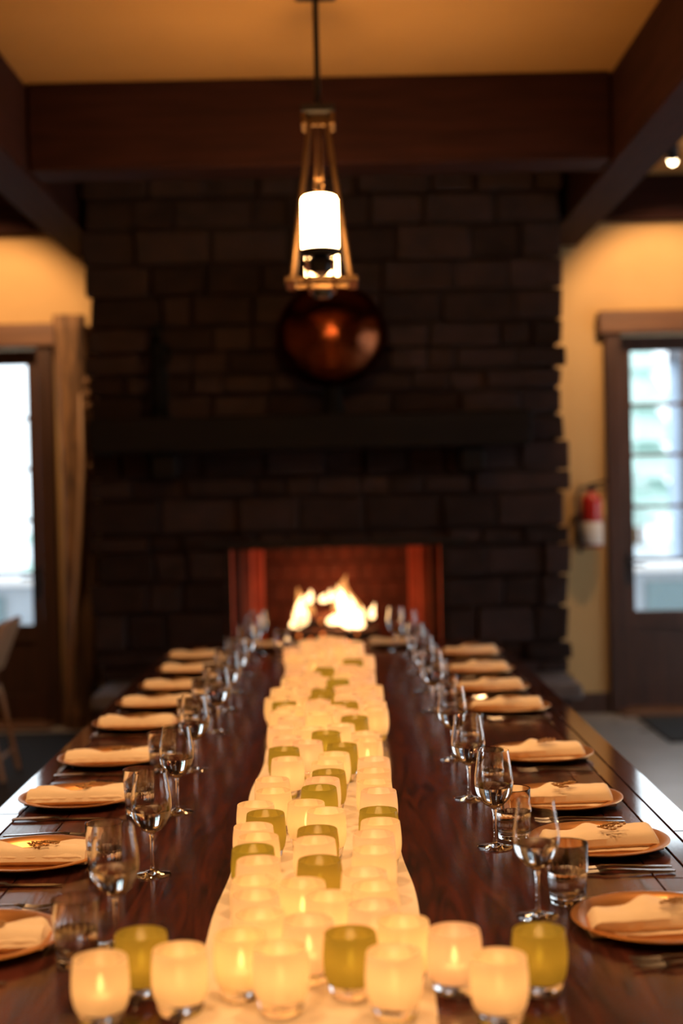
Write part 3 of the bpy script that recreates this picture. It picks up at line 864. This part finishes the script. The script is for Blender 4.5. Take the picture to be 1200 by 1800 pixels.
def under_mesh():
    m = MB()
    n = 20
    vs_, fs_ = [], []
    for i in range(n + 1):
        t = i / n
        u = (t - .5) * .258
        w = .0015 * math.sin(13 * t) + .0008 * math.sin(31 * t)
        for y, z in ((-.051 + w, .0), (-.0525 + w, .0028), (-.049 + w, .0052), (.047, .0052), (.049, .0026), (.047, .0)):
            vs_.append((u + .05 * y, y, z))
    for i in range(n):
        for j in range(6):
            j2 = (j + 1) % 6
            fs_.append((i * 6 + j, i * 6 + j2, i * 6 + 6 + j2, i * 6 + 6 + j))
    fs_ += [tuple(range(6)), tuple(n * 6 + j for j in range(6))[::-1]]
    add(m, vs_, fs_)
    return mesh('under_layer', m, M['cloth'], 'auto')

def flap_mesh(style):
    """the loose outer fold lying over the napkin's front, its upper edge sagging to the middle"""
    m = MB()
    n, k = 26, 5
    vs_, fs_ = [], []
    for lay in (0, 1):
        for i in range(n + 1):
            t = i / n
            u = (t - .5) * .246
            dip = math.exp(-((t - .48) / .22) ** 2)
            for j in range(k):
                s = j / (k - 1)
                y = -.0495 + s * (.055 - (.020 * dip if style == 0 else .034 * (1 - t)))
                z = .004 + (.0275 if style == 0 else .0325) * min(1, math.sin(min(1, s * 1.7 + .12) * PI / 2)) + (0.003 * math.sin(11 * t) * s) + .0005
                vs_.append((u, y - lay * .0014 * (1 - s), z - lay * .0016 + .0022))
    o = (n + 1) * k
    for i in range(n):
        for j in range(k - 1):
            a = i * k + j
            fs_ += [(a, a + 1, a + k + 1, a + k), (o + a, o + a + k, o + a + k + 1, o + a + 1)]
        for j in (0, k - 1):
            a = i * k + j
            fs_.append((a, a + k, o + a + k, o + a))
    for i in (0, n):
        for j in range(k - 1):
            a = i * k + j
            fs_.append((a, o + a, o + a + 1, a + 1))
    add(m, vs_, fs_)
    return mesh('fold', m, M['cloth'], 'auto')
NAP = {s: [napkin_mesh(s * 10 + q, s) for q in range(3)] for s in (0, 1)}
FLAP = {0: flap_mesh(0), 1: under_mesh()}

def sprig_mesh(seed):
    rr = random.Random(seed)
    m = MB()
    for q in range(5):
        a = rr.uniform(-2.6, .4)
        pts = [(0, 0, .0025)]
        for i in range(1, 5):
            r = .0125 * i
            pts.append((r * math.cos(a + .25 * i), r * .55 * math.sin(a + .25 * i), .0025 + .0025 * math.sin(i * .9) + .0012 * q))
        tube(m, pts, [.0011, .001, .0009, .0008, .0006], 5)
        for i in (2, 3, 4):
            p = pts[i]
            for s in (-1, 1):
                d = a + .25 * i + s * .9
                tip = (p[0] + .011 * math.cos(d), p[1] + .006 * math.sin(d), p[2] + .003)
                mid = ((p[0] + tip[0]) / 2, (p[1] + tip[1]) / 2, p[2] + .0025)
                tube(m, [p, mid, tip], [.0005, .0026, .0004], 5)
    tube(m, [(.012 * math.cos(x) + .012, -.006 + .007 * math.sin(x), .003) for x in [i * PI / 7 for i in range(15)]], .0009, 5)
    return mesh('sprig', m, M['sprig'], True)
SPR = [sprig_mesh(q) for q in range(3)]

# wine glass
def wineglass(loc, label):
    g = thing('wine_glass', label, 'wine glass', loc, 0, 'stemmed wine glasses at the place settings')
    m = MB()
    lathe(m, [(0, 0), (.036, 0), (.0385, .0012), (.036, .0028), (.018, .0055), (.006, .011), (.0042, .02), (.0036, .045), (.0038, .074), (.006, .084), (0, .0865)], 32)
    obj('stem', m, M['glass'], g, smooth='auto')
    m = MB()
    outer = [(0, .0866), (.008, .087), (.020, .0935), (.032, .106), (.0395, .122), (.0425, .140), (.0415, .160), (.0375, .185), (.0335, .212)]
    inner = [(.0325, .212), (.0364, .185), (.0404, .160), (.0413, .140), (.0383, .1225), (.0306, .1075), (.019, .0955), (.008, .0895), (0, .089)]
    lathe(m, outer + inner, 36)
    obj('bowl', m, M['glass'], g, smooth='auto')
    m = MB()
    lathe(m, [(0, .0886), (.0081, .0890), (.0196, .0949), (.0314, .1068), (.0389, .1222), (.0413, .134), (.0405, .1348), (0, .1348)], 32)
    obj('water', m, M['water'], g, smooth='auto')
    return g
def tumbler(loc, label):
    g = thing('water_tumbler', label, 'tumbler', loc, 0, 'fluted water tumblers at the place settings')
    m = MB()
    def fl(a, z):
        return 1 - (.035 * (0.5 + .5 * math.cos(20 * a)) if .006 < z < .059 else 0)
    outer = [(0, 0), (.029, 0), (.031, .0004), (.0335, .003), (.0345, .01), (.0362, .035), (.0372, .057), (.0385, .062), (.0392, .085), (.0397, .1105), (.0394, .112)]
    inner = [(.0388, .112), (.0385, .1105), (.0378, .085), (.0368, .062), (.0345, .045), (.0325, .022), (.026, .015), (0, .014)]
    o = lathe(m, outer, 80, (0, 0, 0), fl)
    m2 = MB()
    prof = outer + inner
    lathe(m2, prof, 80, (0, 0, 0), lambda a, z: 1.0)
    k = 0
    # flute only the outer wall: rows of the first len(outer)-1 rings
    idx = 1
    for r, z in outer[1:]:
        for q in range(80):
            a = 2 * PI * q / 80
            x, y, zz = m2[0][idx + q]
            f = fl(a, z)
            m2[0][idx + q] = (x * f, y * f, zz)
        idx += 80
    obj('glass_body', m2, M['glass'], g, smooth=True)
    m = MB()
    lathe(m, [(0, .0136), (.0265, .0146), (.0331, .0217), (.0350, .045), (.0368, .060), (.0360, .0608), (0, .0608)], 40)
    obj('water', m, M['water'], g, smooth='auto')
    return g

def fork(name='fork'):
    m = MB()
    # handle along +x, tines at x = 0
    pts = [(.205, .0025, .0052), (.16, .0055, .006), (.11, .0032, .008), (.075, .0026, .0095)]
    vs_, fs_ = [], []
    prof = [(.205, .0045, .004), (.198, .0075, .0045), (.15, .006, .006), (.10, .0035, .0085), (.072, .0035, .009), (.064, .0065, .0085), (.052, .0088, .0062)]
    for x, w, z in prof:
        vs_ += [(x, -w, z - .0012), (x, w, z - .0012), (x, w * .8, z + .0014), (x, -w * .8, z + .0014)]
    for i in range(len(prof) - 1):
        for j in range(4):
            j2 = (j + 1) % 4
            fs_.append((i * 4 + j, i * 4 + j2, i * 4 + 4 + j2, i * 4 + 4 + j))
    fs_ += [(0, 1, 2, 3), tuple(len(vs_) - 4 + q for q in (3, 2, 1, 0))]
    add(m, vs_, fs_)
    for w in (-.0075, -.0025, .0025, .0075):
        tube(m, [(.052, w, .0062), (.03, w, .0045), (.012, w, .0058), (0, w, .0075)], [.0015, .0012, .0010, .0006], 6)
    return mesh(name, m, M['steel'], 'auto')
def knife():
    m = MB()
    prof = [(.225, .004, .0035), (.218, .0085, .0045), (.15, .0075, .0055), (.115, .006, .005), (.108, .0085, .0032), (.06, .0095, .0026), (.02, .0085, .0022), (0, .002, .002)]
    vs_, fs_ = [], []
    for i, (x, w, z) in enumerate(prof):
        th = .0026 if i < 4 else .0009
        lo = -w if i < 4 else -w * .6
        vs_ += [(x, lo, z - th), (x, w, z - th * .6), (x, w, z + th * .6), (x, lo, z + th)]
    for i in range(len(prof) - 1):
        for j in range(4):
            j2 = (j + 1) % 4
            fs_.append((i * 4 + j, i * 4 + j2, i * 4 + 4 + j2, i * 4 + 4 + j))
    fs_ += [(0, 1, 2, 3), tuple(len(vs_) - 4 + q for q in (3, 2, 1, 0))]
    add(m, vs_, fs_)
    return mesh('knife', m, M['steel'], 'auto')
FORK, KNIFE = fork(), knife()

G0, T0 = [], []
def put_glass(x, y, lab):
    loc = (x, y, TZ + .0003)
    if G0:
        dup(G0[0], lab, loc, random.uniform(0, 6))
    else:
        G0.append(wineglass(loc, lab))
def put_tumbler(x, y, lab):
    loc = (x, y, TZ + .0003)
    if T0:
        dup(T0[0], lab, loc, random.uniform(0, 6))
    else:
        T0.append(tumbler(loc, lab))
def put(name, me, loc, rz, label, cat, group, sc=1):
    o = obj(name, me, None)
    o.location = loc
    o.rotation_euler = (0, 0, rz)
    return tag(o, label, cat, group)

def setting(x, y, side, where, i, g, t):
    rr = random.Random(i * 7 + (0 if side < 0 else 100))
    style = 0 if side < 0 else 1
    put('charger_plate', CH, (x, y, TZ + .0003), rr.uniform(0, 6), 'copper-gold charger plate, ' + where, 'plate', 'charger plates along the table')
    rz = rr.uniform(-.06, .06) + (0 if side < 0 else .05)
    nk = put('napkin', NAP[style][i % 3], (x + side * .0, y - .012, TZ + (.0044 if side < 0 else .0096)), rz, 'folded cream napkin on the charger, ' + where, 'napkin', 'folded napkins on the chargers')
    fo = obj('fold' if side < 0 else 'under_layer', FLAP[style], None, nk)
    if side > 0:
        fo.location = (0, 0, -.0052)
    put('dried_sprig', SPR[i % 3], (x + (rr.uniform(-.01, .02) if side < 0 else rr.uniform(-.02, .0)), y - (.012 if side < 0 else .030), TZ + (.0375 if side < 0 else .0475)), rr.uniform(-.4, .4), 'small dried gold sprig on the napkin, ' + where, 'sprig', 'dried sprigs on the napkins')
    put_glass(*g, 'stemmed glass with some water, ' + where)
    put_tumbler(*t, 'fluted clear tumbler, ' + where)
    if side > 0:
        for q, dy in enumerate((-.185, -.214)):
            put('fork', FORK, (x - .09, y + dy, TZ + .0003), rr.uniform(-.03, .03), ('inner' if q == 0 else 'outer') + ' steel fork beside the charger, ' + where, 'fork', 'steel forks')
        put('knife', KNIFE, (x - .10, y + .172, TZ + .001), rr.uniform(-.03, .03), 'steel knife beside the charger, ' + where, 'knife', 'steel knives')
    elif side < 0:
        for q, dy in enumerate((.185, .214)):
            put('fork', FORK, (x + .09, y + dy, TZ + .0003), PI + rr.uniform(-.03, .03), ('inner' if q == 0 else 'outer') + ' steel fork beside the charger, ' + where, 'fork', 'steel forks')
        put('knife', KNIFE, (x + .10, y - .20, TZ + .001), PI + rr.uniform(-.03, .03), 'steel knife beside the charger, ' + where, 'knife', 'steel knives')
for i, (x, y) in enumerate(LP):
    setting(x, y, -1, '%s place from the front on the left side' % ordinal(i + 1), i, LG.get(i, (-.405, y - .135)), LT.get(i, (-.498, y - .15)))
for i, (x, y) in enumerate(RP):
    setting(x, y, 1, '%s place from the front on the right side' % ordinal(i + 1), i, RG.get(i, (.318, y + .03)), RT.get(i, (.376, y + .13)))
for i, (x, lab) in enumerate(((-.365, 'left place at the far end before the fireplace'), (.265, 'right place at the far end before the fireplace'))):
    rr = random.Random(i)
    put('charger_plate', CH, (x, 7.12, TZ + .0003), 0, 'copper-gold charger plate, ' + lab, 'plate', 'charger plates along the table')
    nk = put('napkin', NAP[0][i], (x, 7.11, TZ + .0044), 0, 'folded cream napkin on the charger, ' + lab, 'napkin', 'folded napkins on the chargers')
    obj('fold', FLAP[0], None, nk)
    put_glass(x + (.0 if i else -.03), 6.86, 'stemmed glass with some water, ' + lab)
    put_tumbler(x + (.09 if i else .08), 6.86, 'fluted clear tumbler, ' + lab)
